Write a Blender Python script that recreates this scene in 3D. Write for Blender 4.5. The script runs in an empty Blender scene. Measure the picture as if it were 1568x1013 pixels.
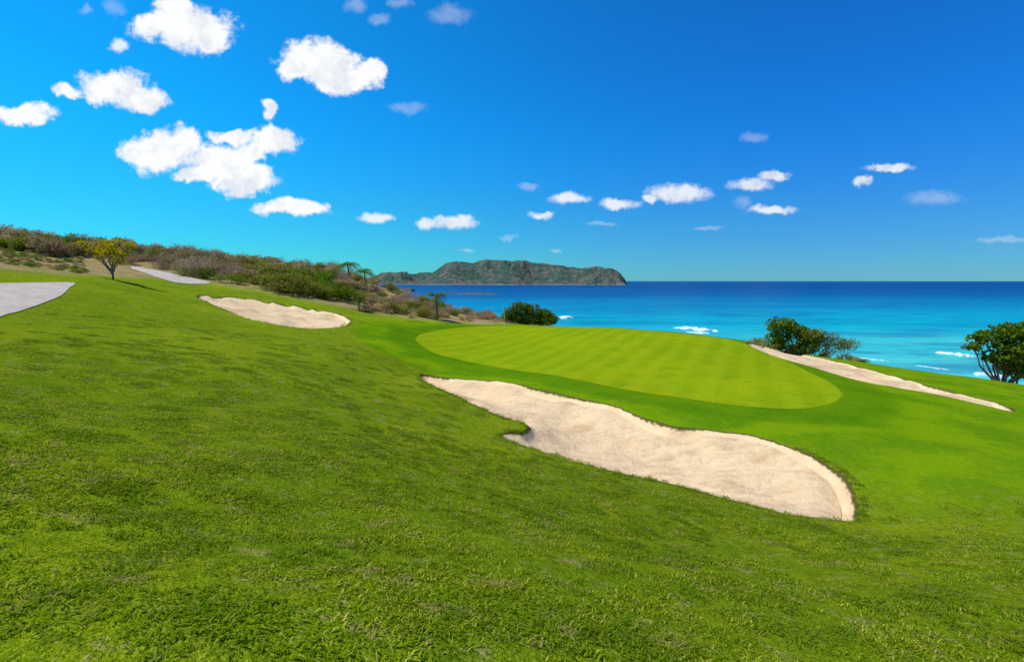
import bpy, math, numpy as np
from mathutils import Vector, Quaternion
from mathutils.geometry import delaunay_2d_cdt
rng = np.random.default_rng(7)
scene = bpy.context.scene
W_, H_ = 1568.0, 1013.0
F = 784.0
PITCH = math.atan(76.5/F)
SEA = -18.0

# ------------------------------------------------------------------ camera
cam_d = bpy.data.cameras.new("camera"); cam = bpy.data.objects.new("camera", cam_d)
scene.collection.objects.link(cam); scene.camera = cam
cam_d.sensor_width = 36; cam_d.lens = 18.0
cam_d.clip_start = 0.05; cam_d.clip_end = 90000
cam.rotation_euler = (math.radians(90)-PITCH, 0, 0)

# ------------------------------------------------------------------ survey helpers (bearing -> site coordinates)
def ray(u, v):
    a = (u-W_/2)/F; b = (H_/2-v)/F
    return np.array([a, math.cos(PITCH)+b*math.sin(PITCH), -math.sin(PITCH)+b*math.cos(PITCH)])
def at(u, v, Y):
    d = ray(u, v); return d*(Y/d[1])

# ------------------------------------------------------------------ numeric noise
def _h(ix, iy, s):
    n = (ix*374761393 + iy*668265263 + s*974634777) & 0xffffffff
    n = ((n ^ (n >> 13))*1274126177) & 0xffffffff
    return ((n ^ (n >> 16)) & 0xffff)/65535.0
def vnoise(x, y, s=0):
    x = np.asarray(x, float); y = np.asarray(y, float)
    ix = np.floor(x).astype(np.int64); iy = np.floor(y).astype(np.int64)
    fx = x-ix; fy = y-iy
    fx = fx*fx*(3-2*fx); fy = fy*fy*(3-2*fy)
    a = _h(ix, iy, s); b = _h(ix+1, iy, s); c = _h(ix, iy+1, s); d = _h(ix+1, iy+1, s)
    return (a*(1-fx)+b*fx)*(1-fy)+(c*(1-fx)+d*fx)*fy
def fbm(x, y, o=4, s=0):
    r = 0; a = 0.5; t = 0
    for i in range(o):
        r = r + a*vnoise(np.asarray(x)*2**i, np.asarray(y)*2**i, s+i); t += a; a *= .5
    return r/t
def sstep(a, b, x):
    t = np.clip((x-a)/(b-a), 0, 1); return t*t*(3-2*t)

# ------------------------------------------------------------------ terrain control points
C = [(0,0,-1.7),(0,-10,-1.0),(-10,-10,0.0),(10,-10,-3.4),(1.0,0.5,-1.95),(-2,0,-1.45),(0,1.2,-1.78)]
vis = [ # u,v,depth
 (784,1013,2.4),(300,1013,2.0),(0,1013,1.9),(1100,1013,2.95),(1568,1013,3.6),
 (784,900,3.6),(784,800,6.0),(500,800,4.9),(300,800,4.25),(0,850,2.9),(0,700,4.6),(0,600,7.8),(0,500,16),(0,485,19),(0,433,27),
 (100,445,28),(150,500,20),(300,500,25),(150,600,9.2),(300,650,7.8),(300,560,13),(500,700,7.3),(500,600,14),(450,520,27),
 (560,540,27),(650,650,13),(650,600,19),(600,515,36),(1100,850,7.0),(1350,900,5.6),(1568,850,7.4),(1568,700,14),(1568,640,20),(1400,650,18),
 (1400,750,12),
 (765,582,25),(642,574,26.5),(980,635,18.5),(1215,683,15),(1316,765,11.6),(1220,790,10.4),(960,728,11.8),(800,672,14.6),(1310,797,10.6),
 (850,575,26),(1000,603,22),(1200,625,19.5),(1288,605,21.5),(640,521,38),(1100,560,30),(900,530,38),(800,498.5,55),(700,503,49),(950,502,53),(1050,510,48),(1145,523,43),
 (1550,626,22),(1430,598,27),(1350,579,31),(1250,555,37),(1185,535,41),(1300,551,46),(1400,566,42),(1568,589,37),(1220,541,44.5),
 (303,455,41),(537,490,39),(460,502,33.5),(400,461,45),(340,480,33),
 (170,428,38),(0,400,42),(100,413,42),(230,438,40),(320,434,50),(450,455,50),(550,476,50),(650,490,52),(740,496,56),(850,500,60),
 (205,410,58),(270,421,53),
 (0,370,64),(100,379,64),(200,392,68),(330,402,70),(440,414,74),(520,424,76),(590,444,78),(650,467,74),(740,486,68)]
for u,v,Y in vis: C.append(tuple(at(u,v,Y)))
C += [(50,50,-12.0),(70,70,-16.2),(82,82,-17.6),(92,92,-18.5),(47,60,-12.6),(60,78,-15.8),(75,97,-17.7),(83,107,-18.6),
 (46,70,-12.8),(62,95,-16.6),(75,115,-18.6),(35,70,-10.8),(45,95,-15),(55,125,-19),(15,75,-9.5),(22,110,-15),(28,140,-19.5),
 (2,80,-8.8),(0,115,-14.5),(0,150,-20),(-14,98,-8.5),(-22,150,-19.5),(-28,115,-7),(-45,175,-20),(-60,130,-3),(-90,220,-19),
 (-100,100,2.5),(-150,150,1),(-200,300,-14),(-300,200,2),(-300,0,6),(60,20,-12),(90,25,-16),(120,30,-20),(30,2,-7),(55,0,-11),
 (110,110,-22),(200,50,-30),(200,-100,-25),(0,300,-30),(100,200,-30),(250,250,-34),(-100,380,-30),(0,420,-34),(-350,400,-20),
 (0,-100,3),(-100,-100,8),(100,-100,-14),(0,-400,5),(-400,-300,10),(400,-300,-34),(400,100,-36),(-400,0,8),(30,200,-26)]
C = np.array(C, float)
P = C[:,:2]/50.0; n = len(P)
def U(r2): return np.where(r2 > 1e-14, 0.5*r2*np.log(r2+1e-30), 0)
K = U(((P[:,None]-P[None])**2).sum(-1)) + np.eye(n)*2e-5
Q = np.hstack([np.ones((n,1)), P])
A = np.block([[K, Q],[Q.T, np.zeros((3,3))]])
sol = np.linalg.solve(A, np.concatenate([C[:,2], np.zeros(3)]))
def base_h(x, y):
    x = np.atleast_1d(np.asarray(x, float)); y = np.atleast_1d(np.asarray(y, float))
    out = np.empty(x.shape)
    for i in range(0, len(x), 60000):
        px = x[i:i+60000]/50; py = y[i:i+60000]/50
        r2 = (px[:,None]-P[None,:,0])**2+(py[:,None]-P[None,:,1])**2
        out[i:i+60000] = U(r2)@sol[:n] + sol[n] + sol[n+1]*px + sol[n+2]*py
    return np.clip(out, -34, 14)
def hit(u, v, lo=1.0, hi=120.0):
    d = ray(u, v); d = d/d[1]
    t = np.geomspace(lo, hi, 900)
    diff = d[2]*t - base_h(d[0]*t, t)
    s = np.where(diff <= 0)[0]
    if len(s) and s[0] > 0:
        i = s[0]; f = diff[i-1]/(diff[i-1]-diff[i]+1e-12); tt = t[i-1]+(t[i]-t[i-1])*f
    else:
        m = (t > 15) & (t < 75); q = np.where(m, diff/t, 9); tt = t[np.argmin(q)]
    return (d[0]*tt, tt)
def smooth_poly(px, sub=5, raw=False):
    p = np.array([hit(*q) for q in px]) if not raw else np.array(px, float)
    m = len(p); out = []
    for i in range(m):
        p0, p1, p2, p3 = p[i-1], p[i], p[(i+1)%m], p[(i+2)%m]
        for k in range(sub):
            t = k/sub
            out.append(0.5*((2*p1)+(-p0+p2)*t+(2*p0-5*p1+4*p2-p3)*t*t+(-p0+3*p1-3*p2+p3)*t**3))
    return np.array(out)
def sdist(poly, x, y):
    x = np.asarray(x, float); y = np.asarray(y, float)
    out = np.full(x.shape, -50.0)
    bb0 = poly.min(0)-6; bb1 = poly.max(0)+6
    m = (x > bb0[0]) & (x < bb1[0]) & (y > bb0[1]) & (y < bb1[1])
    X = x[m]; Y = y[m]
    d2 = np.full(X.shape, 1e9); ins = np.zeros(X.shape, bool)
    k = len(poly)
    for i in range(k):
        ax, ay = poly[i]; bx, by = poly[(i+1)%k]
        ex, ey = bx-ax, by-ay; L = ex*ex+ey*ey+1e-12
        t = np.clip(((X-ax)*ex+(Y-ay)*ey)/L, 0, 1)
        d2 = np.minimum(d2, (X-ax-t*ex)**2+(Y-ay-t*ey)**2)
        c = ((ay > Y) != (by > Y))
        with np.errstate(divide='ignore', invalid='ignore'):
            c &= X < (bx-ax)*(Y-ay)/(by-ay+1e-15)+ax
        ins ^= c
    s = np.sqrt(d2); out[m] = np.where(ins, s, -s)
    return out

pb_main = smooth_poly([(641,573),(680,576),(720,580),(765,582),(810,592),(850,600),(900,612),(950,625),(980,635),(1030,650),(1080,656),(1130,662),(1180,672),(1215,683),(1260,703),(1295,728),(1312,752),(1318,780),(1310,797),(1270,796),(1220,790),(1170,778),(1100,762),(1040,745),(960,728),(900,712),(850,696),(806,683),(765,667),(778,661),(798,661),(808,656),(800,648),(770,639),(735,625),(700,608),(660,590)], 4)
pb_left = smooth_poly([(302,453),(340,453),(385,457),(430,464),(480,472),(515,480),(538,489),(528,498),(500,502),(455,502),(410,494),(370,484),(335,470)], 5)
pb_right = smooth_poly([(1145,524),(1170,526),(1210,536),(1260,548),(1310,560),(1370,575),(1430,592),(1490,607),(1550,624),(1548,629),(1500,619),(1440,606),(1380,595),(1310,580),(1250,563),(1190,546),(1150,531)], 4)
p_green = smooth_poly([(637,521),(650,510),(700,502),(760,499),(850,499.5),(950,503),(1050,511),(1130,523),(1190,545),(1250,575),(1285,597),(1283,612),(1250,623),(1200,626),(1120,620),(1050,610),(950,595),(850,575),(760,562),(700,550),(660,538)], 5)
p_path1 = smooth_poly([(-90,434),(0,434),(60,433),(113,433),(108,440),(95,452),(70,463),(30,477),(0,486),(-90,510)], 4)
p_path2 = smooth_poly([(200,408),(235,413),(280,423),(322,432),(300,435),(262,431),(225,419)], 4)

def bunk_dep(sd, deep, x, y):
    return (.07+0.25*sstep(.35, .65, fbm(x*.45, y*.45, 2, 91)))*sstep(0.0, 0.26, sd) + deep*sstep(0.1, 2.2, sd)
def height(x, y, full=False):
    x = np.asarray(x, float).ravel(); y = np.asarray(y, float).ravel()
    z = base_h(x, y)
    wob = (fbm(x*1.7, y*1.7, 2, 5)-.5)*0.16
    s1 = sdist(pb_main, x, y)+wob; s2 = sdist(pb_left, x, y)+wob; s3 = sdist(pb_right, x, y)+wob
    sg = sdist(p_green, x, y); sp = np.maximum(sdist(p_path1, x, y), sdist(p_path2, x, y))
    z = z - bunk_dep(s1, .36, x, y) - bunk_dep(s2, .18, x, y) - bunk_dep(s3, .03, x, y)
    r = np.hypot(x, y)
    flat = np.clip(np.maximum(sg, sp)+1.5, 0, 1.5)/1.5
    z = z + (1-flat)*((fbm(x*.35, y*.35, 3, 11)-.5)*0.12*sstep(3, 15, r) + (fbm(x*.12, y*.12, 4, 31)-.5)*2.0*sstep(58, 90, r))
    ss = np.maximum(np.maximum(s1, s2), s3)
    z = z + sstep(.4, 1.4, ss)*(fbm(x*1.1+y*.6, y*.9-x*.5, 3, 21)-.5)*.26
    if full: return z, ss, sg, sp
    return z
def H1(x, y): return float(height([x],[y])[0])

# ------------------------------------------------------------------ mesh + node helpers
def make_mesh(name, V, Fq, mats=None, smooth=True, attrs=None, link=True, mat_idx=None):
    me = bpy.data.meshes.new(name)
    V = np.asarray(V, np.float32)
    if isinstance(Fq, np.ndarray):
        k = Fq.shape[1]; nf = len(Fq)
        me.vertices.add(len(V)); me.vertices.foreach_set("co", V.ravel())
        me.loops.add(nf*k); me.loops.foreach_set("vertex_index", Fq.astype(np.int32).ravel())
        me.polygons.add(nf); me.polygons.foreach_set("loop_start", np.arange(0, nf*k, k, dtype=np.int32))
        me.update(calc_edges=True)
    else:
        me.from_pydata(V.tolist(), [], Fq)
    if smooth: me.polygons.foreach_set("use_smooth", np.ones(len(me.polygons), bool))
    if mat_idx is not None: me.polygons.foreach_set("material_index", np.asarray(mat_idx, np.int32))
    for k_, v_ in (attrs or {}).items():
        a = me.attributes.new(k_, 'FLOAT', 'POINT'); a.data.foreach_set("value", np.asarray(v_, np.float32))
    for m in (mats or []): me.materials.append(m)
    me.validate(); me.update()
    ob = bpy.data.objects.new(name, me)
    if link: scene.collection.objects.link(ob)
    return ob

class N:
    def __init__(s, tree): s.t = tree; s.nodes = tree.nodes; s.l = tree.links
    def new(s, ty, **kw):
        nd = s.nodes.new(ty)
        for k, v in kw.items(): setattr(nd, k, v)
        return nd
    def put(s, sock, v):
        if hasattr(v, 'is_output'): s.l.new(v, sock)
        elif v is not None:
            if isinstance(v, (tuple, list)) and len(v) == 3 and sock.type == 'RGBA': v = (*v, 1)
            sock.default_value = v
    def math(s, op, a, b=None, c=None, clamp=False):
        nd = s.new('ShaderNodeMath', operation=op, use_clamp=clamp)
        for i, v in enumerate((a, b, c)):
            if v is not None: s.put(nd.inputs[i], v)
        return nd.outputs[0]
    def vm(s, op, a, b=None, c=None):
        nd = s.new('ShaderNodeVectorMath', operation=op)
        for i, v in enumerate((a, b, c)):
            if v is not None: s.put(nd.inputs[i], v)
        return nd.outputs['Value'] if op in ('LENGTH','DOT_PRODUCT') else nd.outputs[0]
    def mix(s, f, a, b, bt='MIX'):
        nd = s.new('ShaderNodeMix', data_type='RGBA', blend_type=bt)
        s.put(nd.inputs[0], f); s.put(nd.inputs[6], a); s.put(nd.inputs[7], b); return nd.outputs[2]
    def noise(s, vec, scale, detail=4, rough=.55, col=False, dist=0):
        nd = s.new('ShaderNodeTexNoise'); s.put(nd.inputs['Vector'], vec)
        nd.inputs['Scale'].default_value = scale; nd.inputs['Detail'].default_value = detail
        nd.inputs['Roughness'].default_value = rough; nd.inputs['Distortion'].default_value = dist
        return nd.outputs[1 if col else 0]
    def rng(s, v, a, b, c=0., d=1., smooth=True):
        nd = s.new('ShaderNodeMapRange', interpolation_type='SMOOTHSTEP' if smooth else 'LINEAR')
        s.put(nd.inputs[0], v); nd.inputs[1].default_value = a; nd.inputs[2].default_value = b
        nd.inputs[3].default_value = c; nd.inputs[4].default_value = d; return nd.outputs[0]
    def attr(s, name): return s.new('ShaderNodeAttribute', attribute_name=name).outputs['Fac']
    def bump(s, h, strength, dist, nrm=None):
        nd = s.new('ShaderNodeBump'); nd.inputs['Strength'].default_value = strength; nd.inputs['Distance'].default_value = dist
        s.put(nd.inputs['Height'], h)
        if nrm is not None: s.put(nd.inputs['Normal'], nrm)
        return nd.outputs[0]
def material(name):
    m = bpy.data.materials.new(name); m.use_nodes = True; t = m.node_tree
    for nd in list(t.nodes): t.nodes.remove(nd)
    s = N(t); out = s.new('ShaderNodeOutputMaterial'); return m, s, out
def principled(s, out, col, rough=.8, nrm=None, spec=.3):
    b = s.new('ShaderNodeBsdfPrincipled'); s.put(b.inputs['Base Color'], col); s.put(b.inputs['Roughness'], rough)
    s.put(b.inputs['Specular IOR Level'], spec)
    if nrm is not None: s.put(b.inputs['Normal'], nrm)
    s.l.new(b.outputs[0], out.inputs[0]); return b
def diffuse(s, out, col, nrm=None):
    b = s.new('ShaderNodeBsdfDiffuse'); s.put(b.inputs['Color'], col)
    if nrm is not None: s.put(b.inputs['Normal'], nrm)
    s.l.new(b.outputs[0], out.inputs[0]); return b

def sand_color(s, pos):
    n1 = s.noise(pos, .7, 3, .6); n2 = s.noise(pos, 14, 2, .6); n3 = s.noise(pos, 160, 1)
    c = s.mix(s.rng(n1, .45, .72), (.74,.535,.305), (.63,.43,.225))
    c = s.mix(s.rng(n2, .35, .7), c, s.mix(.5, c, (.80,.61,.39)))
    c = s.mix(s.math('MULTIPLY', s.rng(n3, .3, .7), .25), c, (.50,.35,.19))
    return c
def grass_color(s, pos):
    big = s.noise(pos, .16, 2, .55); mid = s.noise(pos, 1.1, 3, .6); fine = s.noise(pos, 7, 4, .7); vf = s.noise(pos, 45, 3, .75)
    c = s.mix(s.rng(big, .38, .62), (.145,.235,.004), (.225,.31,.004))
    c = s.mix(s.math('MULTIPLY', s.rng(mid, .4, .7), .5), c, (.29,.34,.006))
    c = s.mix(s.math('MULTIPLY', s.rng(fine, .46, .64), .65), c, (.07,.14,.004))
    c = s.mix(s.math('MULTIPLY', s.rng(vf, .5, .68), .6), c, (.46,.46,.05))
    c = s.mix(s.math('MULTIPLY', s.rng(vf, .5, .34), .65), c, (.035,.08,.004))
    br = s.math('MULTIPLY', s.rng(s.noise(pos, 2.6, 4, .7), .55, .67), s.rng(vf, .42, .58))
    c = s.mix(s.math('MULTIPLY', br, .75), c, (.46,.34,.14))
    return c, fine, vf

# --- terrain material
m_ground, s, out = material("ground_turf")
pos = s.new('ShaderNodeTexCoord').outputs['Object']
sep = s.new('ShaderNodeSeparateXYZ'); s.put(sep.inputs[0], pos)
gc, fine, vf = grass_color(s, pos)
sg = s.attr('sd_green'); mow = s.attr('mown')
mc = s.mix(s.rng(s.noise(pos, .45, 3, .6), .38, .62), (.085,.195,.003), (.155,.265,.003))
mc = s.mix(s.math('MULTIPLY', s.rng(s.noise(pos, 5, 3, .65), .45, .7), .45), mc, (.215,.29,.006))
mc = s.mix(s.math('MULTIPLY', s.rng(s.noise(pos, 26, 3, .7), .45, .68), .5), mc, (.05,.13,.004))
colr = s.math('MULTIPLY', s.rng(sg, -2.6, -1.6), s.rng(sg, .0, -.1))
mc = s.mix(s.math('MULTIPLY', colr, .55), mc, (.055,.15,.003))
c = s.mix(mow, gc, mc)
gg = s.mix(s.rng(mow, 0, 1), (.23,.29,.004), (.20,.27,.004))
c = s.mix(s.rng(sg, -.03, .05), c, gg)
dry = s.attr('dry')
dn = s.noise(pos, .55, 4, .65)
dc = s.mix(s.rng(dn, .38, .54), (.23,.24,.04), (.42,.30,.14))
dc = s.mix(s.math('MULTIPLY', s.rng(fine, .4, .62), .7), dc, (.13,.11,.04))
c = s.mix(s.math('MULTIPLY', dry, s.rng(dn, .22, .42)), c, dc)
zn = s.math('ADD', sep.outputs[2], s.math('MULTIPLY', s.noise(pos, .2, 3), 2.0))
c = s.mix(s.rng(zn, -14.6, -15.4), c, (.58,.44,.28))
c = s.mix(s.rng(zn, -16.5, -17.2), c, (.36,.27,.17))
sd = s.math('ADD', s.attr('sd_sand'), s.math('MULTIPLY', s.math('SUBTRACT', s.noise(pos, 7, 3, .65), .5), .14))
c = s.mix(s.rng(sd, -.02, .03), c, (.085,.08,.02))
c = s.mix(s.rng(sd, .07, .13), c, sand_color(s, pos))
ht = s.math('ADD', s.math('MULTIPLY', fine, 1.0), s.math('MULTIPLY', vf, .5))
amp = s.math('MULTIPLY', s.math('SUBTRACT', 1.0, s.math('MAXIMUM', s.rng(sg, -.05, .05), s.math('MULTIPLY', mow, .65))), s.rng(sd, .05, -.05))
nrm = s.bump(s.math('MULTIPLY', ht, amp), 1.0, .075)
diffuse(s, out, c, nrm)

# --- green
m_green, s, out = material("green_turf")
pos = s.new('ShaderNodeTexCoord').outputs['Object']
rotv = s.new('ShaderNodeMapping'); s.put(rotv.inputs[0], pos); rotv.inputs['Rotation'].default_value = (0,0,math.radians(25))
sx = s.new('ShaderNodeSeparateXYZ'); s.put(sx.inputs[0], rotv.outputs[0])
st = s.math('SINE', s.math('ADD', s.math('MULTIPLY', sx.outputs[0], 3.9), s.math('MULTIPLY', s.noise(pos, .3, 2), 3)))
c = s.mix(s.rng(st, -.7, .7, 0, .5), (.175,.26,.004), (.245,.32,.007))
c = s.mix(s.math('MULTIPLY', s.rng(s.noise(pos, .3, 4, .6), .4, .65), .6), c, (.26,.31,.005))
c = s.mix(s.math('MULTIPLY', s.rng(s.noise(pos, .9, 5, .7), .5, .7), .6), c, (.125,.215,.003))
c = s.mix(s.math('MULTIPLY', s.rng(s.noise(pos, 7, 5, .7), .45, .7), .5), c, (.12,.19,.004))
diffuse(s, out, c, s.bump(s.noise(pos, 30, 3), .4, .015))

# --- sand
m_sand, s, out = material("bunker_sand")
pos = s.new('ShaderNodeTexCoord').outputs['Object']
c = sand_color(s, pos)
mp = s.new('ShaderNodeMapping'); s.put(mp.inputs[0], pos); mp.inputs['Rotation'].default_value = (0,0,math.radians(-38)); mp.inputs['Scale'].default_value = (.45,2.0,1)
rk = s.noise(mp.outputs[0], 1.6, 4, .6, dist=.9)
c = s.mix(s.math('MULTIPLY', s.rng(rk, .5, .7), .4), c, (.53,.355,.19))
c = s.mix(s.math('MULTIPLY', s.rng(rk, .5, .33), .3), c, (.84,.64,.41))
sc_ = s.noise(pos, .55, 4, .6)
c = s.mix(s.math('MULTIPLY', s.rng(sc_, .54, .66), .65), c, (.51,.335,.175))
h = s.math('ADD', s.math('MULTIPLY', rk, 1.0), s.math('ADD', s.math('MULTIPLY', s.noise(pos, 4, 3), .8), s.math('MULTIPLY', s.noise(pos, 40, 2), .25)))
diffuse(s, out, c, s.bump(h, 1.0, .11))

# --- concrete path
m_path, s, out = material("concrete_path")
pos = s.new('ShaderNodeTexCoord').outputs['Object']
c = s.mix(s.rng(s.noise(pos, 1.2, 6, .7), .35, .65), (.42,.35,.29), (.52,.45,.375))
c = s.mix(s.math('MULTIPLY', s.rng(s.noise(pos, 40, 3), .45, .7), .4), c, (.28,.25,.22))
diffuse(s, out, c, s.bump(s.noise(pos, 60, 3), .3, .01))

# ------------------------------------------------------------------ terrain sheet
ang = np.concatenate([np.arange(-54, 54, .16), np.arange(54, 306, 2.0)])
ang = np.radians(ang); na = len(ang)
rad = np.concatenate([np.geomspace(.35, 8, 170)[:-1], np.geomspace(8, 48, 430)[:-1], np.geomspace(48, 480, 150)]); nr = len(rad)
RR, AA = np.meshgrid(rad, ang, indexing='ij')
gx = (RR*np.sin(AA)).ravel(); gy = (RR*np.cos(AA)).ravel()
gx = np.append(gx, 0); gy = np.append(gy, 0)
gz, ss, sgn, spn = height(gx, gy, True)
iz = -(.05*sstep(.2, .45, ss)) - .04*sstep(.05, .3, sgn) - .06*sstep(.1, .4, spn)
gz = gz+iz
i0 = np.arange(nr-1)[:,None]*na; j = np.arange(na)[None]; j2 = (np.arange(na)+1)%na
q = np.stack([i0+j, i0+na+j, i0+na+j2[None], i0+j2[None]], -1).reshape(-1,4)
q = q[:, ::-1]
mown = sstep(-4.8, -4.0, sgn)
vx = np.clip((gx-6.5)/3, 0, 1)*sstep(9, 13, gy)*sstep(64, 50, gy)
mown = np.clip(np.maximum(mown, vx*.9), 0, 1)
uu = gx/np.maximum(gy, .1)
scr_edge_y = np.interp(uu, [-1.6,-1.0,-.86,-.74,-.66,-.58,-.42,-.3,-.17,-.05,.1,.2,.5,.62,1.0],
                            [33, 32, 36, 44, 50, 50.5, 50, 50, 52, 56, 62, 60, 52, 49, 40])
dry = sstep(-2, 2, gy-scr_edge_y)*(gy > 5)
attrs = dict(sd_sand=ss, sd_green=sgn, mown=mown, dry=dry)
terr = make_mesh("ground", np.stack([gx,gy,gz],1), q, [m_ground], attrs=attrs)

def sheet(name, poly, mat, off, spacing):
    pts = []
    for i in range(len(poly)):
        a = poly[i]; b = poly[(i+1)%len(poly)]; L = np.hypot(*(b-a)); k = max(1, int(L/spacing))
        for t in range(k): pts.append(a+(b-a)*t/k)
    B = np.array(pts)
    b0, b1 = B.min(0), B.max(0)
    gxx, gyy = np.meshgrid(np.arange(b0[0], b1[0], spacing), np.arange(b0[1], b1[1], spacing))
    I = np.stack([gxx.ravel(), gyy.ravel()], 1)+rng.normal(0, spacing*.08, (gxx.size, 2))
    sdv = sdist(poly, I[:,0], I[:,1]); I = I[sdv > spacing*.5]
    allp = np.vstack([B, I]); nb = len(B)
    r = delaunay_2d_cdt([Vector(p) for p in allp], [], [list(range(nb))], 2, 1e-5)
    vv = np.array([tuple(v) for v in r[0]]); fc = [list(f) for f in r[2]]
    z, s_, g_, p_ = height(vv[:,0], vv[:,1], True)
    ob = make_mesh(name, np.column_stack([vv, z+off]), fc, [mat])
    me = ob.data
    if len(me.polygons) and sum(p.normal.z for p in me.polygons) < 0: me.flip_normals()
    return ob
def inset(poly, d):
    a = np.roll(poly, 1, 0); b = np.roll(poly, -1, 0); t = b-a; t /= np.linalg.norm(t, axis=1)[:,None]+1e-9
    nn = np.stack([-t[:,1], t[:,0]], 1)
    test = poly+nn*d; s1 = sdist(poly, test[:,0], test[:,1])
    if (s1 > 0).sum() < len(poly)/2: nn = -nn
    return poly+nn*d
sheet("sand_bunker", inset(pb_main, .36), m_sand, .0, .2)
sheet("sand_bunker", inset(pb_left, .4), m_sand, .0, .4)
sheet("sand_bunker", inset(pb_right, .3), m_sand, .0, .35)
sheet("putting_green", p_green, m_green, .012, .5)
sheet("cart_path", p_path1, m_path, .03, .5)
sheet("cart_path", p_path2, m_path, .03, .6)

# ------------------------------------------------------------------ sea
m_sea, s, out = material("sea_water")
pos = s.new('ShaderNodeTexCoord').outputs['Object']
mp = s.new('ShaderNodeMapping'); s.put(mp.inputs[0], pos); mp.inputs['Scale'].default_value = (.3,1,1)
sep = s.new('ShaderNodeSeparateXYZ'); s.put(sep.inputs[0], pos)
wn = s.noise(mp.outputs[0], .012, 4, .6)
yy = s.math('ADD', sep.outputs[1], s.math('MULTIPLY', s.math('SUBTRACT', wn, .5), 240))
c = s.mix(s.rng(yy, 80, 210), (.08,.54,.47), (.0,.36,.43))
c = s.mix(s.rng(yy, 180, 390), c, (.0,.205,.36))
c = s.mix(s.rng(yy, 340, 720), c, (.0,.075,.22))
c = s.mix(s.rng(yy, 700, 1500), c, (.0,.042,.165))
c = s.mix(s.rng(yy, 2500, 12000), c, (.0,.06,.21))
patch = s.noise(mp.outputs[0], .03, 4, .6)
c = s.mix(s.math('MULTIPLY', s.rng(patch, .5, .64), .45), c, (.0,.09,.25))
rip = s.noise(mp.outputs[0], .25, 4, .65)
c = s.mix(s.math('MULTIPLY', s.rng(rip, .5, .7), .35), c, (.0,.065,.18))
sw = s.noise(mp.outputs[0], .08, 4, .7)
c = s.mix(s.math('MULTIPLY', s.rng(sw, .5, .62), .35), c, (.0,.06,.18))
h = s.math('ADD', s.math('MULTIPLY', rip, 1.5), s.math('MULTIPLY', s.noise(mp.outputs[0], 1.3, 3, .6), .5))
principled(s, out, c, .4, s.bump(h, .6, .7), .07)
r_ = np.concatenate([[0], np.geomspace(30, 45000, 60)]); a_ = np.radians(np.arange(0, 360, 3))
V = [(0,0,SEA)]+[(r*math.sin(a), r*math.cos(a), SEA) for r in r_[1:] for a in a_]
k = len(a_); Fc = [(0, 1+(i+1)%k, 1+i) for i in range(k)]
for i in range(len(r_)-2):
    for jx in range(k):
        a = 1+i*k; Fc.append((a+jx, a+(jx+1)%k, a+k+(jx+1)%k, a+k+jx))
sea = make_mesh("sea", V, Fc, [m_sea])
if sea.data.polygons[10].normal.z < 0: sea.data.flip_normals()

m_foam, s, out = material("sea_foam")
pos = s.new('ShaderNodeTexCoord').outputs['Object']
c = s.mix(s.rng(s.noise(pos, .8, 4), .4, .6), (.82,.86,.88), (.40,.62,.66))
principled(s, out, c, .8, s.bump(s.noise(pos, 2, 4), .8, .2), .2)
def sea_pt(u, v):
    d = ray(u, v); t = SEA/d[2]; return np.array([d[0]*t, d[1]*t])
def wave(name, pts, width, hgt, seed):
    p = np.array([sea_pt(*a) for a in pts])
    tt = np.linspace(0, len(p)-1, 70); X = np.interp(tt, range(len(p)), p[:,0]); Y = np.interp(tt, range(len(p)), p[:,1])
    V = []; Fc = []
    L = 8
    dx = np.gradient(X); dy = np.gradient(Y); nl = np.hypot(dx, dy)+1e-9
    for i in range(70):
        e = math.sin(math.pi*i/69)**.5
        w = width*e*max(.04, (-.25+2.2*float(fbm(i*.22, seed, 3, seed)))); o = (float(fbm(i*.15, seed+5, 3, seed+2))-.5)*width*1.5
        for jx in range(L+1):
            f = jx/L-.5
            V.append((X[i]-dy[i]/nl[i]*(f*w+o), Y[i]+dx[i]/nl[i]*(f*w+o), SEA+.03+hgt*e*math.cos(f*math.pi)*(.4+float(vnoise(i*.7, jx*.8, seed)))-.05*(abs(f) > .49)))
    for i in range(69):
        for jx in range(L):
            a = i*(L+1)+jx; Fc.append((a, a+L+1, a+L+2, a+1))
    return make_mesh(name, V, Fc, [m_foam])
wave("breaking_wave", [(1033,502),(1065,505),(1098,508)], 4.5, .9, 3)
wave("breaking_wave", [(1052,508),(1070,510),(1085,510)], 2.0, .3, 9)
wave("breaking_wave", [(1438,539),(1462,543),(1495,546)], 2.8, .5, 13)
wave("breaking_wave", [(1490,571),(1515,575),(1545,579)], 2.4, .4, 17)
wave("breaking_wave", [(1312,547),(1335,550),(1362,553)], .8, .06, 21)
wave("breaking_wave", [(1400,559),(1430,563),(1455,566)], .6, .05, 41)
wave("breaking_wave", [(860,486),(864,487),(869,488)], 4, 1.0, 31)
wave("breaking_wave", [(628,434.6),(680,435.2),(740,435.2),(800,434.9)], 50, .5, 27)

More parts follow.
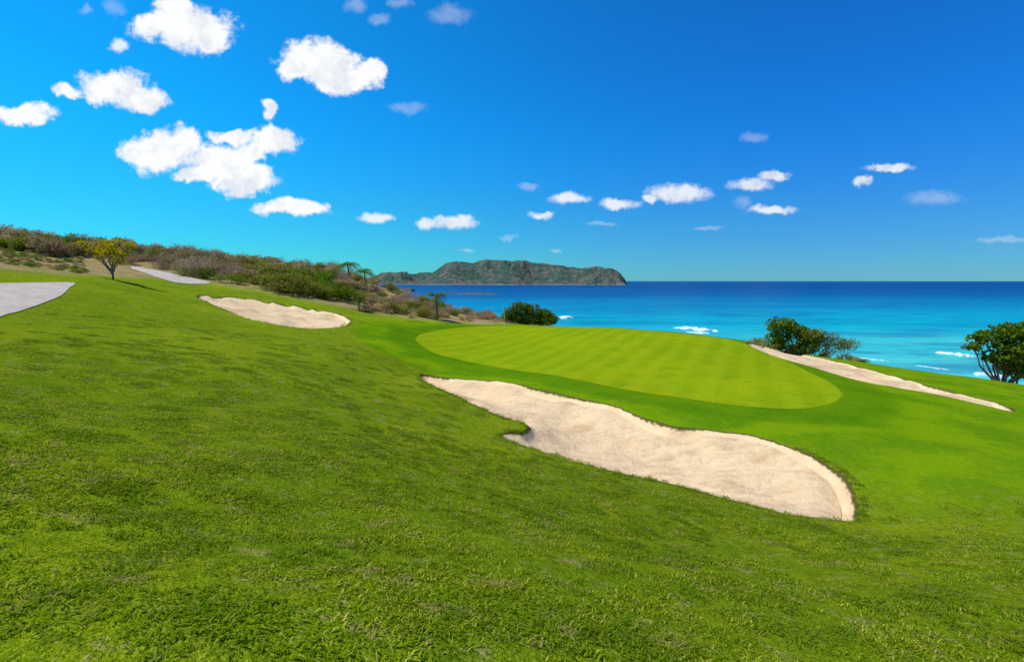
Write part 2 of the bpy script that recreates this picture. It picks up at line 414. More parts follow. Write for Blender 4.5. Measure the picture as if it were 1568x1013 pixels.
# ------------------------------------------------------------------ distant headland
m_head, s, out = material("headland_scrub")
pos = s.new('ShaderNodeTexCoord').outputs['Object']
geo = s.new('ShaderNodeNewGeometry'); sn = s.new('ShaderNodeSeparateXYZ'); s.put(sn.inputs[0], geo.outputs['Normal'])
sep = s.new('ShaderNodeSeparateXYZ'); s.put(sep.inputs[0], pos)
n1 = s.noise(pos, .010, 5, .65); n2 = s.noise(pos, .045, 5, .7)
c = s.mix(s.rng(n1, .4, .6), (.045,.09,.04), (.17,.135,.08))
c = s.mix(s.rng(n2, .45, .6), c, (.02,.05,.028))
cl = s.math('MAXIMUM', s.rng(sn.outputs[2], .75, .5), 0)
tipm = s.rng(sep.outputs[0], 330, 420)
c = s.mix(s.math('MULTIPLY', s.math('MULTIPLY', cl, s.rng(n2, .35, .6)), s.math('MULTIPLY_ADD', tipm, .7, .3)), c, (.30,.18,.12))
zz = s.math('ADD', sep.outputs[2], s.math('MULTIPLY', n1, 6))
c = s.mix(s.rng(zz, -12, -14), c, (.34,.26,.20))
c = s.mix(.16, c, (.09,.17,.24))  # bluish aerial haze painted into the headland's surface colour
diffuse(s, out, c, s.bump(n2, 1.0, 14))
def headland(name, prof, Y0, Y1, nx, ny, seed):
    us = np.array([p[0] for p in prof])
    ratios = np.array([ray(u, v)[2]/ray(u, v)[1] for u, v in prof])
    Yc = Y0+(Y1-Y0)*.45
    bx = (us-784)/F/.99
    xs = np.linspace(bx[0]*Yc, bx[-1]*Yc, nx)
    zc = np.interp(xs, bx*Yc, ratios*Yc)
    X0, Yg = np.meshgrid(xs, np.linspace(Y0-150, Y1, ny))
    X = X0*(Yg/Yc)
    Z = np.tile(zc, (ny,1))
    coast = Y0+130*(fbm(X0*.006, X0*0+seed, 4, seed)-.5)*2
    t = (Yg-coast)/(Yc-coast)
    rise = sstep(0, 1, t)**.8
    rise = np.where(t > 1, 1-sstep(1, 2.4, t)*.9, rise)
    tip = sstep(.72, .9, (X0-xs[0])/(xs[-1]-xs[0]))
    rise2 = np.clip(t*5, 0, 1)**.7*(.6+.4*np.clip(t, 0, 1)); rise2 = np.where(t > 1, rise, rise2)
    rise = rise*(1-tip)+rise2*tip
    nz = fbm(X0*.012, Yg*.012, 5, seed+3)-.5
    rid = 1-np.abs(fbm(X0*.009+3, Yg*.004, 4, seed+8)-.5)*5
    Zf = -26+(Z+26)*rise+rise*(1-.7*sstep(.75,1,rise))*(nz*60+(rid-.5)*30)
    q = []
    for i in range(ny-1):
        a = i*nx+np.arange(nx-1); q.append(np.stack([a, a+1, a+nx+1, a+nx], 1))
    return make_mesh(name, np.stack([X.ravel(), Yg.ravel(), Zf.ravel()], 1), np.vstack(q), [m_head])
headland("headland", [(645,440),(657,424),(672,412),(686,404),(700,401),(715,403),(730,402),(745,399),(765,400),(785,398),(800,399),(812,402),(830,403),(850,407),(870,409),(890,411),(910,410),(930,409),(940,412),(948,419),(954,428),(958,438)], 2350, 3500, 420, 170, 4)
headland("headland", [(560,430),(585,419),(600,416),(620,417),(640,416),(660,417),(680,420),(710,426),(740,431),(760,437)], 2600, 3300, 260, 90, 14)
m_rock, s, out = material("dark_rock")
pos = s.new('ShaderNodeTexCoord').outputs['Object']
c = s.mix(s.rng(s.noise(pos, .3, 5), .4, .6), (.05,.06,.06), (.13,.11,.09))
principled(s, out, c, .8, s.bump(s.noise(pos, .6, 5), .9, .6), .3)
def rock(u0, u1, v, hgt, dep, seed):
    a = sea_pt(u0, v); b = sea_pt(u1, v); nx, ny = 70, 20
    X, Tg = np.meshgrid(np.linspace(0, 1, nx), np.linspace(-1, 1, ny))
    e = np.clip(1-(2*X-1)**2, 0, 1)**.5*np.clip(1-Tg**2, 0, 1)**.5
    Z = SEA-.6+(.6+hgt)*e**.6*(.25+1.2*fbm(X*9, Tg*2, 4, seed))
    x = a[0]+(b[0]-a[0])*X; y = a[1]+(b[1]-a[1])*X+Tg*dep
    q = []
    for i in range(ny-1):
        k_ = i*nx+np.arange(nx-1); q.append(np.stack([k_, k_+1, k_+nx+1, k_+nx], 1))
    return make_mesh("sea_rock", np.stack([x.ravel(), y.ravel(), Z.ravel()], 1), np.vstack(q), [m_rock])
rock(700, 765, 450.5, 2.2, 14, 3); rock(672, 700, 449, 1.2, 10, 6)
rock(598, 634, 446, 7.5, 20, 12)

# ------------------------------------------------------------------ vegetation toolkit
def leaf_mat(name, c1, c2, c3, trans=.35, brown=None):
    m, s, out = material(name)
    sh = s.attr('shade'); oi = s.new('ShaderNodeObjectInfo').outputs['Random']
    c = s.mix(s.rng(sh, 0, .6, smooth=False), c1, c2); c = s.mix(s.rng(sh, .6, 1, smooth=False), c, c3)
    if brown:
        p = s.new('ShaderNodeNewGeometry').outputs['Position']
        c = s.mix(s.math('MULTIPLY', s.rng(s.noise(p, 3.2, 3, .7), .56, .66), .65), c, brown)
        c = s.mix(s.math('MULTIPLY', s.rng(s.noise(p, .9, 4, .65), .44, .58), .55), c, (.075,.18,.003))
        val = s.rng(oi, 0, 1, .96, 1.04, False); hue = .5
    else:
        val = s.rng(oi, 0, 1, .8, 1.2, False); hue = s.rng(oi, 0, 1, .49, .508, False)
    hs = s.new('ShaderNodeHueSaturation'); s.put(hs.inputs['Value'], val); s.put(hs.inputs['Hue'], hue); s.put(hs.inputs['Color'], c)
    d = s.new('ShaderNodeBsdfDiffuse'); t = s.new('ShaderNodeBsdfTranslucent')
    s.put(d.inputs[0], hs.outputs[0]); s.put(t.inputs[0], hs.outputs[0])
    mx = s.new('ShaderNodeMixShader'); mx.inputs[0].default_value = trans; s.l.new(d.outputs[0], mx.inputs[1]); s.l.new(t.outputs[0], mx.inputs[2])
    s.l.new(mx.outputs[0], out.inputs[0]); return m
m_leaf = leaf_mat("leaf_green", (.07,.13,.008), (.17,.26,.012), (.32,.38,.02), .4)
m_leafdk = leaf_mat("leaf_dark_green", (.06,.11,.008), (.15,.22,.012), (.28,.32,.02), .35)
m_leafy = leaf_mat("leaf_yellow", (.30,.30,.01), (.66,.50,.012), (.95,.66,.02), .4)
m_leafd = leaf_mat("leaf_dry", (.28,.19,.08), (.48,.35,.17), (.62,.48,.26), .3)
m_leafo = leaf_mat("leaf_olive", (.15,.16,.02), (.28,.27,.04), (.42,.37,.09), .35)
m_palm = leaf_mat("palm_frond", (.05,.10,.01), (.11,.18,.015), (.24,.26,.04), .3)
m_blade = leaf_mat("grass_blade", (.12,.215,.004), (.28,.37,.005), (.60,.56,.09), .4, brown=(.52,.38,.14))
m_bark, s, out = material("bark")
pos = s.new('ShaderNodeTexCoord').outputs['Object']
c = s.mix(s.noise(pos, 12, 4), (.12,.085,.06), (.28,.22,.17))
diffuse(s, out, c, s.bump(s.noise(pos, 25, 4), .6, .02))
m_twig, s, out = material("twig_grey")
oi = s.new('ShaderNodeObjectInfo').outputs['Random']
diffuse(s, out, s.mix(oi, (.33,.22,.12), (.50,.38,.25)))

class Geo:
    def __init__(s): s.V = []; s.F = []; s.M = []; s.S = []; s.n = 0
    def add(s, V, Fq, mi, sh=None):
        V = np.asarray(V, float); Fq = np.asarray(Fq, int)
        s.V.append(V); s.F.append(Fq+s.n); s.M.append(np.full(len(Fq), mi)); s.S.append(np.full(len(V), .5) if sh is None else sh); s.n += len(V)
    def tube(s, pts, radii, mi, sides=5):
        pts = np.asarray(pts, float); V = []
        for i, p in enumerate(pts):
            d = pts[min(i+1, len(pts)-1)]-pts[max(i-1, 0)]; d = d/(np.linalg.norm(d)+1e-9)
            a = np.cross(d, [0,0,1.] if abs(d[2]) < .9 else [1.,0,0]); a /= np.linalg.norm(a); b = np.cross(d, a)
            for k in range(sides):
                th = 2*math.pi*k/sides; V.append(p+radii[i]*(math.cos(th)*a+math.sin(th)*b))
        Fq = [(i*sides+k, i*sides+(k+1)%sides, (i+1)*sides+(k+1)%sides, (i+1)*sides+k) for i in range(len(pts)-1) for k in range(sides)]
        s.add(V, Fq, mi)
    def leaves(s, c, L, Wd, mi, shade=None, up=0.35):
        n_ = len(c); d = rng.normal(size=(n_,3)); d[:,2] = d[:,2]*.7; d /= np.linalg.norm(d, axis=1)[:,None]
        nn = rng.normal(size=(n_,3)); nn[:,2] = np.abs(nn[:,2])+up
        b = np.cross(d, nn); b /= np.linalg.norm(b, axis=1)[:,None]+1e-9
        Ls = L*rng.uniform(.6, 1.3, n_)[:,None]; Ws = Wd*rng.uniform(.7, 1.2, n_)[:,None]
        bend = np.zeros((n_,3)); bend[:,2] = -.25*Ls[:,0]
        V = np.stack([c-d*Ls*.5, c+b*Ws*.5, c+d*Ls*.5+bend, c-b*Ws*.5], 1).reshape(-1,3)
        Fq = np.arange(n_*4).reshape(-1,4)
        sh = rng.uniform(0, 1, n_) if shade is None else shade
        s.add(V, Fq, mi, np.repeat(sh, 4))
    def build(s, name, mats, link=True):
        return make_mesh(name, np.vstack(s.V), np.vstack(s.F), mats, smooth=False, attrs=dict(shade=np.concatenate(s.S)), link=link, mat_idx=np.concatenate(s.M))
def crown(g, lobes, nper, L, Wd, mi, dens_gap=.33):
    for (cx, cy, cz, rx, ry, rz) in lobes:
        m = int(nper*(rx*rz))
        d = rng.normal(size=(m,3)); d /= np.linalg.norm(d, axis=1)[:,None]
        r = rng.uniform(0, 1, m)**.45
        r = r*(1+.35*(fbm(d[:,0]*2.5+cx*3, d[:,2]*2.5+d[:,1]*2+cz, 3, int(abs(cx*7))%50)-.5)*2)
        c = d*r[:,None]*[rx, ry, rz]+[cx, cy, cz]
        cl = fbm(c[:,0]*2.3/max(rx,.5)*1.0+9, c[:,2]*2.3/max(rx,.5)+c[:,1]*1.3, 3, 77)
        keep = cl > dens_gap; c = c[keep]; cl = cl[keep]
        sh = np.clip((cl-.3)*1.3+rng.normal(0, .18, len(c)), 0, 1)
        g.leaves(c, L, Wd, mi, sh)
def limb(g, a, b, r0, r1, mi, seg=6, wob=.1, sides=6):
    a = np.array(a, float); b = np.array(b, float); L = np.linalg.norm(b-a)
    pts = [a+(b-a)*t+rng.normal(0, wob*L*.35, 3)*math.sin(math.pi*t) for t in np.linspace(0, 1, seg)]
    g.tube(pts, np.linspace(r0, r1, seg), mi, sides); return pts
def tree(name, x, y, trunk_h, lobes, leafm, nper, L, Wd, r0=.12, z=None, gap=.33, twigs=5):
    g = Geo(); z = H1(x, y)-.05 if z is None else z
    for k, lb in enumerate(lobes):
        st = (rng.normal(0, r0*.6), rng.normal(0, r0*.6), trunk_h*rng.uniform(.1, .75) if k else 0)
        c0 = np.array(lb[:3])
        pts = limb(g, st, c0, r0*(.8 if k else 1), r0*.25, 0, 7, .12)
        for t in range(twigs):
            d = rng.normal(size=3); d[2] = abs(d[2])*.6; d /= np.linalg.norm(d)
            limb(g, pts[rng.integers(3, 6)], c0+d*np.array(lb[3:])*.9, r0*.22, r0*.06, 0, 4, .12, 4)
    crown(g, lobes, nper, L, Wd, 1, gap)
    ob = g.build(name, [m_bark, leafm]); ob.location = (x, y, z); return ob

hx, hy = hit(172, 428)
tree("yellow_flowering_tree", hx, hy, 1.0, [(0,0,2.2,.95,.9,.5),(-1.3,.2,2.35,.8,.7,.42),(1.0,-.2,2.0,.75,.7,.42),(-.5,.3,2.75,.7,.7,.3),(1.2,.3,2.6,.45,.5,.3),(-2.0,0,2.7,.5,.5,.26),(.45,.2,2.95,.5,.5,.26),(.8,-.3,1.45,.5,.5,.28),(-1.0,.1,1.75,.6,.5,.3)], m_leafy, 850, .19, .12, .07, gap=.43)
X_, Y_ = .975*50, 50.; zg = H1(X_, Y_)
top = -3.9-zg
lb = [(-.2,0,top-1.1,1.5,1.4,1.0),(-1.7,.3,top-1.7,1.2,1.2,.8),(-2.9,0,top-1.6,1.0,1.0,.6),(-3.3,.2,top-2.5,.7,.8,.45),(1.6,.2,top-1.0,1.5,1.3,1.0),(0,-.6,top-2.9,1.7,1.4,1.1),(-1.6,-.2,top-3.4,1.0,1.0,.7),(1.9,-.4,top-3.0,1.7,1.3,1.2),(.3,0,top-4.4,1.2,1.1,.9),(2.0,0,top-4.9,1.3,1.2,.9),(3.4,0,top-2.2,1.5,1.3,1.6),(3.5,.2,top-4.2,1.4,1.2,1.2)]
tree("sea_grape_tree", X_, Y_, 1.8, lb, m_leaf, 480, .40, .29, .17, gap=.40)
def bush(name, u, Y, lobes, mat, nper=700, L=.16, Wd=.09, r0=.05, gap=.3, lift=0):
    X = (u-784)/F*Y
    return tree(name, X, Y, .3, [(a,b,c_+lift,d,e,f) for a,b,c_,d,e,f in lobes], mat, nper, L, Wd, r0, gap=gap, twigs=3)
bush("green_shrub", 800, 60, [(-.2,0,1.6,1.3,1.5,.85),(1.2,0,1.35,1.1,1.4,.8),(2.4,.2,.9,1.1,1.1,.7),(3.4,.2,.4,.9,1.1,.6),(-1.5,0,.9,.9,1.2,.8),(.6,-.4,.5,1.8,1,.8),(2.5,-.3,.2,1.5,1,.5)], m_leafdk, 1500, .22, .14, gap=.27, lift=.3)
bush("green_shrub", 1212, 47.5, [(-1.5,0,2.9,1.0,1.0,.7),(-.3,0,2.8,1.0,1,.75),(.9,.2,2.2,1.1,1,.8),(2.2,0,1.8,1.0,1,.8),(-.9,.2,1.5,1.3,1,1.0),(1.2,-.3,1.1,1.4,1,1)], m_leaf, 900, .26, .18, .07, gap=.35)
bush("dry_shrub", 1262, 46.8, [(-.9,0,2.1,1.2,1,.65),(.8,0,1.7,1.2,1.1,.65),(2.3,0,1.2,1.2,.9,.6),(.5,-.2,1.0,1.8,1,.7)], m_leafo, 1100, gap=.32)

def palm(u, Y, vtop, name="palm_tree", spread=1.7, nf=18):
    X = (u-784)/F*Y; z = H1(X, Y)-.1; t = ray(u, vtop); ztop = t[2]/t[1]*Y
    Ht = max(ztop-z-spread*.35, .35); g = Geo()
    pts = [(.12*math.sin(k*.6)*Ht*.3, 0, Ht*k/7) for k in range(8)]
    g.tube(pts, np.linspace(.14, .09, 8), 0, 8)
    c0 = np.array(pts[-1])
    for f in range(nf):
        az = 2*math.pi*f/nf*2.4+rng.normal(0, .15); el = rng.uniform(.0, 1.25); L = spread*rng.uniform(.8, 1.15)
        d = np.array([math.cos(az), math.sin(az), 0]); rp = []
        for k in range(10):
            s_ = k/9; rp.append(c0+d*L*math.cos(el*.8)*s_*(1-.12*s_)+np.array([0,0,L*(math.sin(el)*s_-.75*s_*s_)]))
        g.tube(rp, np.linspace(.03, .008, 10), 1, 3)
        side = np.cross(d, [0,0,1.])
        V = []
        for k in np.linspace(.12, 1, 18):
            i = min(int(k*9), 8); fr = k*9-i; p = rp[i]*(1-fr)+rp[min(i+1,9)]*fr; tg = rp[min(i+1,9)]-rp[i]; tg = tg/np.linalg.norm(tg)
            ll = spread*.26*math.sin(math.pi*(.1+.85*k))**.6
            for sg_ in (-1, 1):
                e = p+side*sg_*ll*.8+tg*ll*.45+np.array([0,0,-ll*rng.uniform(.15, .5)])
                V += [p-tg*.022, p+tg*.03, e+tg*.006, e-tg*.006]
        g.add(V, np.arange(len(V)).reshape(-1,4), 1, np.repeat(rng.uniform(0, 1, len(V)//4), 4))
    ob = g.build(name, [m_bark, m_palm]); ob.location = (X, Y, z); return ob
palm(535, 70, 397, spread=2.3, nf=16); palm(560, 66, 409, spread=2.1, nf=16); palm(668, 54, 445, spread=2.0, nf=18); palm(549, 50.5, 450, spread=1.1, nf=12)

# ------------------------------------------------------------------ scatter system
def scatter(name, protos, X, Y, Z, rot, scl, idx):
    col = bpy.data.collections.new(name+"_protos")
    for k, o in enumerate(protos):
        col.objects.link(o)
    V = np.stack([X, Y, Z], 1).astype(np.float32)
    me = bpy.data.meshes.new(name); me.vertices.add(len(V)); me.vertices.foreach_set("co", V.ravel())
    a = me.attributes.new("rot", 'FLOAT_VECTOR', 'POINT'); a.data.foreach_set("vector", np.asarray(rot, np.float32).ravel())
    a = me.attributes.new("scl", 'FLOAT_VECTOR', 'POINT'); a.data.foreach_set("vector", np.asarray(scl, np.float32).ravel())
    a = me.attributes.new("idx", 'INT', 'POINT'); a.data.foreach_set("value", np.asarray(idx, np.int32))
    ob = bpy.data.objects.new(name, me); scene.collection.objects.link(ob)
    ng = bpy.data.node_groups.new(name, 'GeometryNodeTree')
    ng.interface.new_socket("Geometry", in_out='INPUT', socket_type='NodeSocketGeometry'); ng.interface.new_socket("Geometry", in_out='OUTPUT', socket_type='NodeSocketGeometry')
    gi = ng.nodes.new('NodeGroupInput'); go = ng.nodes.new('NodeGroupOutput')
    ip = ng.nodes.new('GeometryNodeInstanceOnPoints'); ci = ng.nodes.new('GeometryNodeCollectionInfo')
    ci.inputs['Collection'].default_value = col; ci.inputs['Separate Children'].default_value = True; ci.inputs['Reset Children'].default_value = True
    ip.inputs['Pick Instance'].default_value = True
    def na_(nm, ty):
        nd = ng.nodes.new('GeometryNodeInputNamedAttribute'); nd.data_type = ty; nd.inputs['Name'].default_value = nm; return nd.outputs['Attribute']
    L = ng.links
    L.new(gi.outputs[0], ip.inputs['Points']); L.new(ci.outputs[0], ip.inputs['Instance'])
    L.new(na_('idx','INT'), ip.inputs['Instance Index']); L.new(na_('rot','FLOAT_VECTOR'), ip.inputs['Rotation']); L.new(na_('scl','FLOAT_VECTOR'), ip.inputs['Scale'])
    L.new(ip.outputs[0], go.inputs[0])
    md = ob.modifiers.new("scatter", 'NODES'); md.node_group = ng
    return ob

protos = []
for k in range(3):   # bare twiggy
    g = Geo()
    for t in range(60):
        az = rng.uniform(0, 6.28); el = rng.uniform(.25, 1.5); L = rng.uniform(.6, 1.35)
        d = np.array([math.cos(az)*math.cos(el), math.sin(az)*math.cos(el), math.sin(el)])
        st = np.array([rng.normal(0, .25), rng.normal(0, .25), 0]); p = limb(g, st, st+d*L, .016, .005, 0, 4, .12, 3)
        for q_ in range(3):
            limb(g, p[2], p[2]+rng.normal(0, .25, 3)+d*.25, .009, .004, 0, 3, .1, 3)
    crown(g, [(0,0,.65,.9,.9,.55)], 900, .08, .05, 1, .45)
    protos.append(g.build("scrub_a%d" % k, [m_twig, m_leafd], link=False))
for k in range(3):   # dry leafy
    g = Geo(); lo = [(rng.normal(0,.35), rng.normal(0,.35), rng.uniform(.4,.8), .6, .6, .42) for _ in range(4)]
    for l_ in lo: limb(g, (0,0,0), l_[:3], .03, .01, 0, 4, .1, 4)
    crown(g, lo, 1300, .12, .07, 1, .36); protos.append(g.build("scrub_b%d" % k, [m_twig, m_leafd if k < 2 else m_leafo], link=False))
for k in range(3):   # green/olive
    g = Geo(); lo = [(rng.normal(0,.35), rng.normal(0,.35), rng.uniform(.4,.85), .6, .6, .45) for _ in range(4)]
    for l_ in lo: limb(g, (0,0,0), l_[:3], .03, .01, 0, 4, .1, 4)
    crown(g, lo, 1300, .13, .08, 1, .36); protos.append(g.build("scrub_c%d" % k, [m_twig, [m_leaf, m_leafo, m_leafo][k]], link=False))
M = 12500
sx_ = rng.uniform(-190, 22, M); sy_ = rng.uniform(30, 150, M)
u_ = sx_/sy_
ed = np.interp(u_, [-1.6,-1.0,-.86,-.74,-.66,-.58,-.42,-.3,-.17,-.05,.1,.2],[60,57,57,60,56,52.5,51,51,53,57,63,66])
ok = (sy_ > ed+rng.normal(0, .6, M)) & (u_ > -1.5) & (u_ < .075)
dens = np.clip(1.15-(sy_-60)/110, .15, 1)*np.where(sy_ < ed+16, 1, .4)
ok &= rng.uniform(0, 1, M) < dens
sx_ = sx_[ok]; sy_ = sy_[ok]; u_ = u_[ok]; sz_ = height(sx_, sy_)
z_, a1, a2, a3 = height(sx_, sy_, True); ok = (a3 < -.8) & (sz_ > -16)
sx_ = sx_[ok]; sy_ = sy_[ok]; sz_ = sz_[ok]; u_ = u_[ok]
m2 = 900; lx = rng.uniform(-60, -26, m2); ly = rng.uniform(36, 60, m2); lu = lx/ly; k_ = (lu < -.83) & (lu > -1.15) & (ly > 38)
lx = lx[k_]; ly = ly[k_]; lz = height(lx, ly)
m3 = 700; rx_ = rng.uniform(22, 70, m3); ry_ = rng.uniform(42, 80, m3); ru = rx_/ry_; k_ = (ru > .46) & (ru < .74) & (ry_ > 46.5) & (ry_ < 60)
rx_ = rx_[k_]; ry_ = ry_[k_]; rz_ = height(rx_, ry_)
typ = fbm(sx_*.09, sy_*.09, 3, 44)
idx = np.where(typ > .66, rng.integers(6, 9, len(sx_)), np.where(typ > .5, rng.integers(3, 6, len(sx_)), rng.integers(0, 5, len(sx_))))
idx = np.where(rng.uniform(0, 1, len(sx_)) < .14, rng.integers(6, 9, len(sx_)), idx)
sc = rng.uniform(.6, 1.5, len(sx_))*np.where(u_ > -.3, .8, 1.08)
sc = sc*np.interp(u_, [-.3,-.1,.05],[1,.8,.75])
AX = np.concatenate([sx_, lx, rx_]); AY = np.concatenate([sy_, ly, ry_]); AZ = np.concatenate([sz_, lz, rz_])-.08
idx = np.concatenate([idx, rng.integers(2, 9, len(lx)), rng.integers(2, 8, len(rx_))])
sc = np.concatenate([sc, rng.uniform(.12, .36, len(lx)), rng.uniform(.4, .8, len(rx_))])
rot = np.stack([rng.normal(0, .08, len(AX)), rng.normal(0, .08, len(AX)), rng.uniform(0, 6.28, len(AX))], 1)
scatter("coastal_scrub", protos, AX, AY, AZ, rot, np.stack([sc*rng.uniform(.9,1.3,len(sc)), sc, sc*rng.uniform(.75,1.3,len(sc))], 1), idx)

# grass turf patches
gp = []
def tuft(name, nb, half, hmin, hmax):
    x = rng.uniform(-half, half, nb); y = rng.uniform(-half, half, nb)
    az = rng.uniform(0, 2*math.pi, nb); h_ = rng.uniform(hmin, hmax, nb); ln = rng.uniform(.7, 2.6, nb)*h_; w = rng.uniform(.0024, .0056, nb)
    d = np.stack([np.cos(az), np.sin(az), 0*az], 1); sd_ = np.stack([-d[:,1], d[:,0], 0*az], 1)*w[:,None]
    zc = np.zeros((nb,3)); up = zc.copy(); up[:,2] = h_
    p0 = np.stack([x, y, np.full(nb, -.003)], 1); p1 = p0+d*(ln*.45)[:,None]+up*.8; p2 = p0+d*ln[:,None]+up*.85
    V = np.stack([p0-sd_, p0+sd_, p1+sd_*.9, p1-sd_*.9, p1-sd_*.9, p1+sd_*.9, p2+sd_*.15, p2-sd_*.15], 1).reshape(-1,3)
    c_ = np.clip(rng.normal(.42, .28, nb), 0, .85); dead = rng.uniform(0, 1, nb) < .12; c_[dead] = rng.uniform(.85, 1, dead.sum())
    gp.append(make_mesh(name, V, np.arange(len(V)).reshape(-1,4), [m_blade], smooth=False, attrs=dict(shade=np.repeat(c_, 8)), link=False))
for k in range(4): tuft("tuft_%d" % k, 240, .23, .010, .030)
for k in range(4, 7): tuft("tuft_%d" % k, 45, .10, .018, .046)
def ring(r0, r1, dens):
    a0, a1 = math.radians(-58), math.radians(58); area = (a1-a0)/2*(r1*r1-r0*r0); m = int(area*dens)
    r = np.sqrt(rng.uniform(r0*r0, r1*r1, m)); a = rng.uniform(a0, a1, m); return r*np.sin(a), r*np.cos(a)
parts = [ring(.5, 3.5, 13), ring(3.5, 7, 8), ring(7, 12, 5.2), ring(12, 20, 2.6), ring(20, 30, 1)]
tx = np.concatenate([p[0] for p in parts]); ty = np.concatenate([p[1] for p in parts])
cxp, cyp = ring(1.2, 12, 13); kk = fbm(cxp*.8, cyp*.8, 3, 55) > .50; cxp = cxp[kk]; cyp = cyp[kk]
lipx = []; lipy = []
for pl, dn in ((pb_main, 44), (pb_left, 12)):
    for i in range(len(pl)):
        a = pl[i]; b = pl[(i+1)%len(pl)]; L = np.hypot(*(b-a)); m = max(1, int(L*dn/2))
        t = rng.uniform(0, 1, m)[:,None]; pp = a+(b-a)*t+rng.normal(0, .12, (m,2)); lipx.append(pp[:,0]); lipy.append(pp[:,1])
lipx = np.concatenate(lipx); lipy = np.concatenate(lipy)
nt = len(tx); nc = len(cxp)
tx = np.concatenate([tx, cxp, lipx]); ty = np.concatenate([ty, cyp, lipy])
tz, s1_, s2_, s3_ = height(tx, ty, True)
ii = np.arange(len(tx)); lip = ii >= nt+nc; small = ii >= nt
vxx = np.clip((tx-6.5)/3, 0, 1)*sstep(9, 13, ty)
k_ = (s1_ < np.where(lip, 0, -.25)) & (s2_ < -4.6) & (s3_ < -.4) & ((vxx < .3+.4*rng.uniform(0,1,len(tx))) | lip) & (small | (rng.uniform(0,1,len(tx)) < .4+fbm(tx*.9, ty*.9, 3, 66)))
k_ &= (~lip | (s1_ > -.2))
tx, ty, tz, lip, small = tx[k_], ty[k_], tz[k_], lip[k_], small[k_]
e_ = .2; nxg = (height(tx+e_, ty)-height(tx-e_, ty))/(2*e_); nyg = (height(tx, ty+e_)-height(tx, ty-e_))/(2*e_)
nxg[lip] = 0; nyg[lip] = 0
rot = np.zeros((len(tx),3)); zax = Vector((0,0,1))
for i in range(len(tx)):
    qn = zax.rotation_difference(Vector((-nxg[i], -nyg[i], 1)).normalized()) @ Quaternion((0,0,1), rng.uniform(0, 6.28))
    rot[i] = qn.to_euler()
dist = np.hypot(tx, ty)
sc = rng.uniform(.8, 1.2, len(tx)); szz = sc*(.5+1.1*fbm(tx*.7, ty*.7, 3, 88))*(1+.4*sstep(6, 20, dist))*np.where(small & ~lip, .85, 1)
scatter("grass", gp, tx, ty, tz, rot, np.stack([sc, sc, szz], 1), np.where(small, rng.integers(4, 7, len(tx)), rng.integers(0, 4, len(tx))))

# ------------------------------------------------------------------ flagstick
g = Geo(); fx, fy = (772-784)/F*52.5, 52.5
g.tube([(0,0,-.1),(0,0,1.0),(0,0,2.15)], [.018,.017,.015], 0, 8)
V = []
for i in range(7):
    for jx in range(5): V.append((.01+i*.07, .03*math.sin(i*1.1), 2.13-jx*.085-i*.012))
Fq = [(i*5+jx, (i+1)*5+jx, (i+1)*5+jx+1, i*5+jx+1) for i in range(6) for jx in range(4)]
g.add(V, Fq, 1)
m_w, s, out = material("white_paint"); principled(s, out, s.mix(s.noise(s.new('ShaderNodeTexCoord').outputs['Object'], 8), (.75,.75,.72), (.82,.82,.8)), .4)
m_f, s, out = material("flag_cloth"); principled(s, out, s.mix(s.noise(s.new('ShaderNodeTexCoord').outputs['Object'], 20), (.12,.30,.28), (.18,.38,.34)), .8)
fl = g.build("golf_flagstick", [m_w, m_f]); fl.location = (fx, fy, H1(fx, fy))

# ------------------------------------------------------------------ sun + sky + clouds
sun_dir = Vector((-.48, -.06, .87)).normalized()
sd_ = bpy.data.lights.new("sun", 'SUN'); sd_.energy = 4.8; sd_.angle = math.radians(.53); sd_.color = (1, .95, .85)
so = bpy.data.objects.new("sun", sd_); scene.collection.objects.link(so); so.rotation_euler = sun_dir.to_track_quat('Z', 'Y').to_euler(); so.location = (-40, 20, 80)
w = bpy.data.worlds.new("World"); scene.world = w; w.use_nodes = True
for nd in list(w.node_tree.nodes): w.node_tree.nodes.remove(nd)
s = N(w.node_tree); out = s.new('ShaderNodeOutputWorld')
sky = s.new('ShaderNodeTexSky', sky_type='NISHITA'); sky.sun_disc = False
sky.sun_elevation = math.asin(sun_dir.z); sky.sun_rotation = math.atan2(sun_dir.x, sun_dir.y)
sky.air_density = 1.0; sky.dust_density = .0; sky.ozone_density = 3.0
D = s.new('ShaderNodeTexCoord').outputs['Generated']
sp = s.new('ShaderNodeSeparateXYZ'); s.put(sp.inputs[0], D)
el = s.rng(sp.outputs[2], 0, .30)
tint = s.mix(el, (.17,.70,1.13), (.06,.90,1.70))
side = s.rng(sp.outputs[0], -.75, .6)
tint = s.mix(1.0, tint, s.mix(side, (.7,1.42,1.12), (1.0,.80,.90)), 'MULTIPLY')
skyc = s.mix(1.0, sky.outputs[0], tint, 'MULTIPLY')
yc = s.math('MAXIMUM', sp.outputs[1], .05)
cx = s.math('DIVIDE', sp.outputs[0], yc); cz = s.math('DIVIDE', sp.outputs[2], yc)
cb = s.new('ShaderNodeCombineXYZ'); s.put(cb.inputs[0], cx); s.put(cb.inputs[1], cz); Pc = cb.outputs[0]
def nz(scale, amp, det=3):
    n_ = s.noise(Pc, scale, det, .55, col=True); return s.vm('MULTIPLY', s.vm('SUBTRACT', n_, (.5,.5,.5)), (amp, amp*.8, 0))
Pw = s.vm('ADD', Pc, nz(15, .075, 4))
Pf = s.vm('ADD', Pc, nz(40, .03, 4))
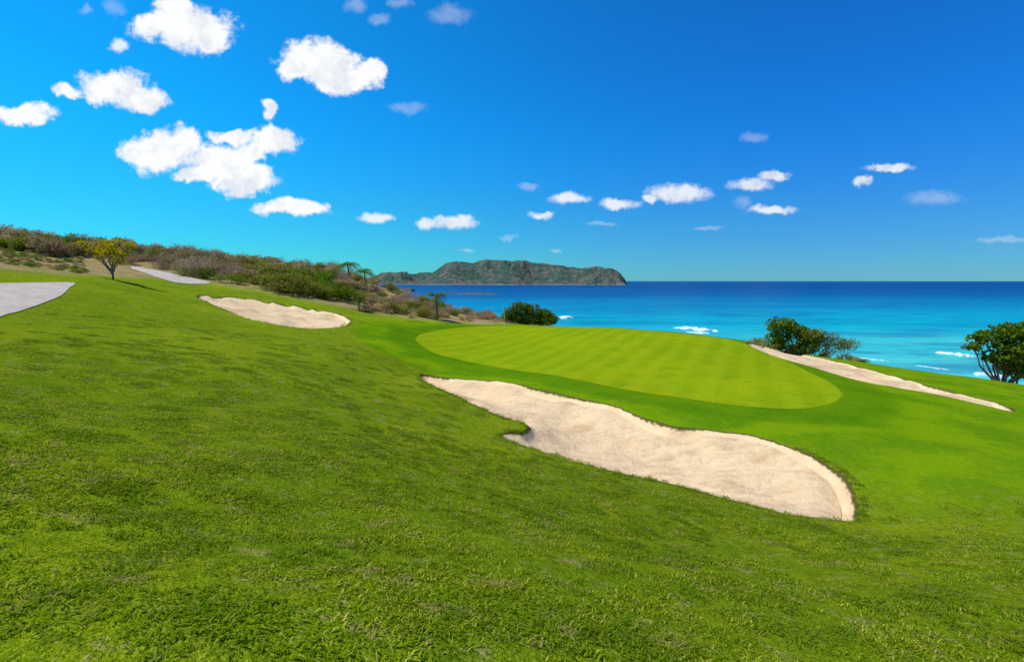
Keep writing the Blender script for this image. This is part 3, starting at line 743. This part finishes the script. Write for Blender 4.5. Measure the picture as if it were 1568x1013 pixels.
def field(blobs, Pin):
    cur = None
    for (u, v, ru, rv) in blobs:
        d = ray(u, v); X = d[0]/d[1]; Z = d[2]/d[1]
        d2 = ray(u+ru, v); d3 = ray(u, v-rv); rx = abs(d2[0]/d2[1]-X); rz = abs(d3[2]/d3[1]-Z)
        l = s.vm('LENGTH', s.vm('MULTIPLY_ADD', Pin, (1/rx, 1/rz, 0), (-X/rx, -Z/rz, 0)))
        if cur is None: cur = l
        else:
            nd = s.new('ShaderNodeMath', operation='SMOOTH_MIN'); s.put(nd.inputs[0], cur); s.put(nd.inputs[1], l); nd.inputs[2].default_value = .25; cur = nd.outputs[0]
    return cur
big = [(235,40,40,24),(292,45,62,34),(270,12,34,14),(330,62,22,16),(175,135,55,24),(225,150,34,19),(98,143,20,11),(30,177,52,17),
 (490,92,62,28),(520,120,52,26),(568,108,20,15),(442,108,24,18),(415,168,14,16),(240,232,54,30),(285,215,30,20),(330,246,46,24),(368,274,54,24),(415,214,42,20),(355,208,26,12),(372,236,30,20),(300,268,30,12),
 (447,319,56,14)]
small = [(1038,296,46,15),(183,70,16,10),(577,333,27,9),(695,340,36,9),(655,343,22,8),(829,330,19,6),(872,304,30,8),(948,313,34,8),(995,305,12,8),(1150,283,34,10),(1185,270,26,8),
 (1183,321,36,8),(1322,278,15,9),(1362,257,38,7)]
faint = [(1137,310,13,9),(920,342,24,4),(778,363,14,4),(850,386,9,3),(715,382,12,3),(808,286,16,6),(545,8,18,12),(580,30,18,8),(612,5,20,9),(690,22,32,16),(132,15,9,8),(1155,210,22,9),
 (1430,303,44,12),(1540,366,50,5),(1084,350,26,4),(625,165,30,10),(175,12,16,14)]
f1 = field(big, Pw); f2 = field(small, Pf); f3 = field(faint, Pf)
det = s.noise(Pc, 45, 6, .66)
dd = s.math('MULTIPLY', s.math('SUBTRACT', det, .5), 1.15)
d1 = s.rng(s.math('ADD', f1, dd), 1.22, .72); d2 = s.math('MULTIPLY', s.rng(s.math('ADD', f2, dd), 1.25, .45), .8); d3 = s.math('MULTIPLY', s.rng(s.math('ADD', f3, dd), 1.3, .3), .2)
dens = s.math('MAXIMUM', d1, s.math('MAXIMUM', d2, d3))
shd = s.noise(Pw, 20, 4, .6)
cc = s.mix(s.rng(shd, .44, .66), (9.9,9.95,10.0), (7.6,8.2,9.0))
bgA = s.new('ShaderNodeBackground'); bgA.inputs[1].default_value = .1; s.put(bgA.inputs[0], skyc)
bgB = s.new('ShaderNodeBackground'); bgB.inputs[1].default_value = .1; s.put(bgB.inputs[0], s.mix(dens, skyc, cc))
# clouds only exist in a low northern sector; elsewhere the sky is clear
sec = s.math('MULTIPLY', s.math('GREATER_THAN', sp.outputs[1], .3), s.math('MULTIPLY', s.math('LESS_THAN', cz, .75), s.math('GREATER_THAN', cz, .02)))
ms = s.new('ShaderNodeMixShader'); s.put(ms.inputs[0], sec); s.l.new(bgA.outputs[0], ms.inputs[1]); s.l.new(bgB.outputs[0], ms.inputs[2]); s.l.new(ms.outputs[0], out.inputs[0])
try: w.cycles.sampling_method = 'NONE'
except Exception as e: print(e)
scene.view_settings.view_transform = 'Standard'; scene.view_settings.look = 'None'; scene.view_settings.exposure = 0; scene.view_settings.gamma = 1
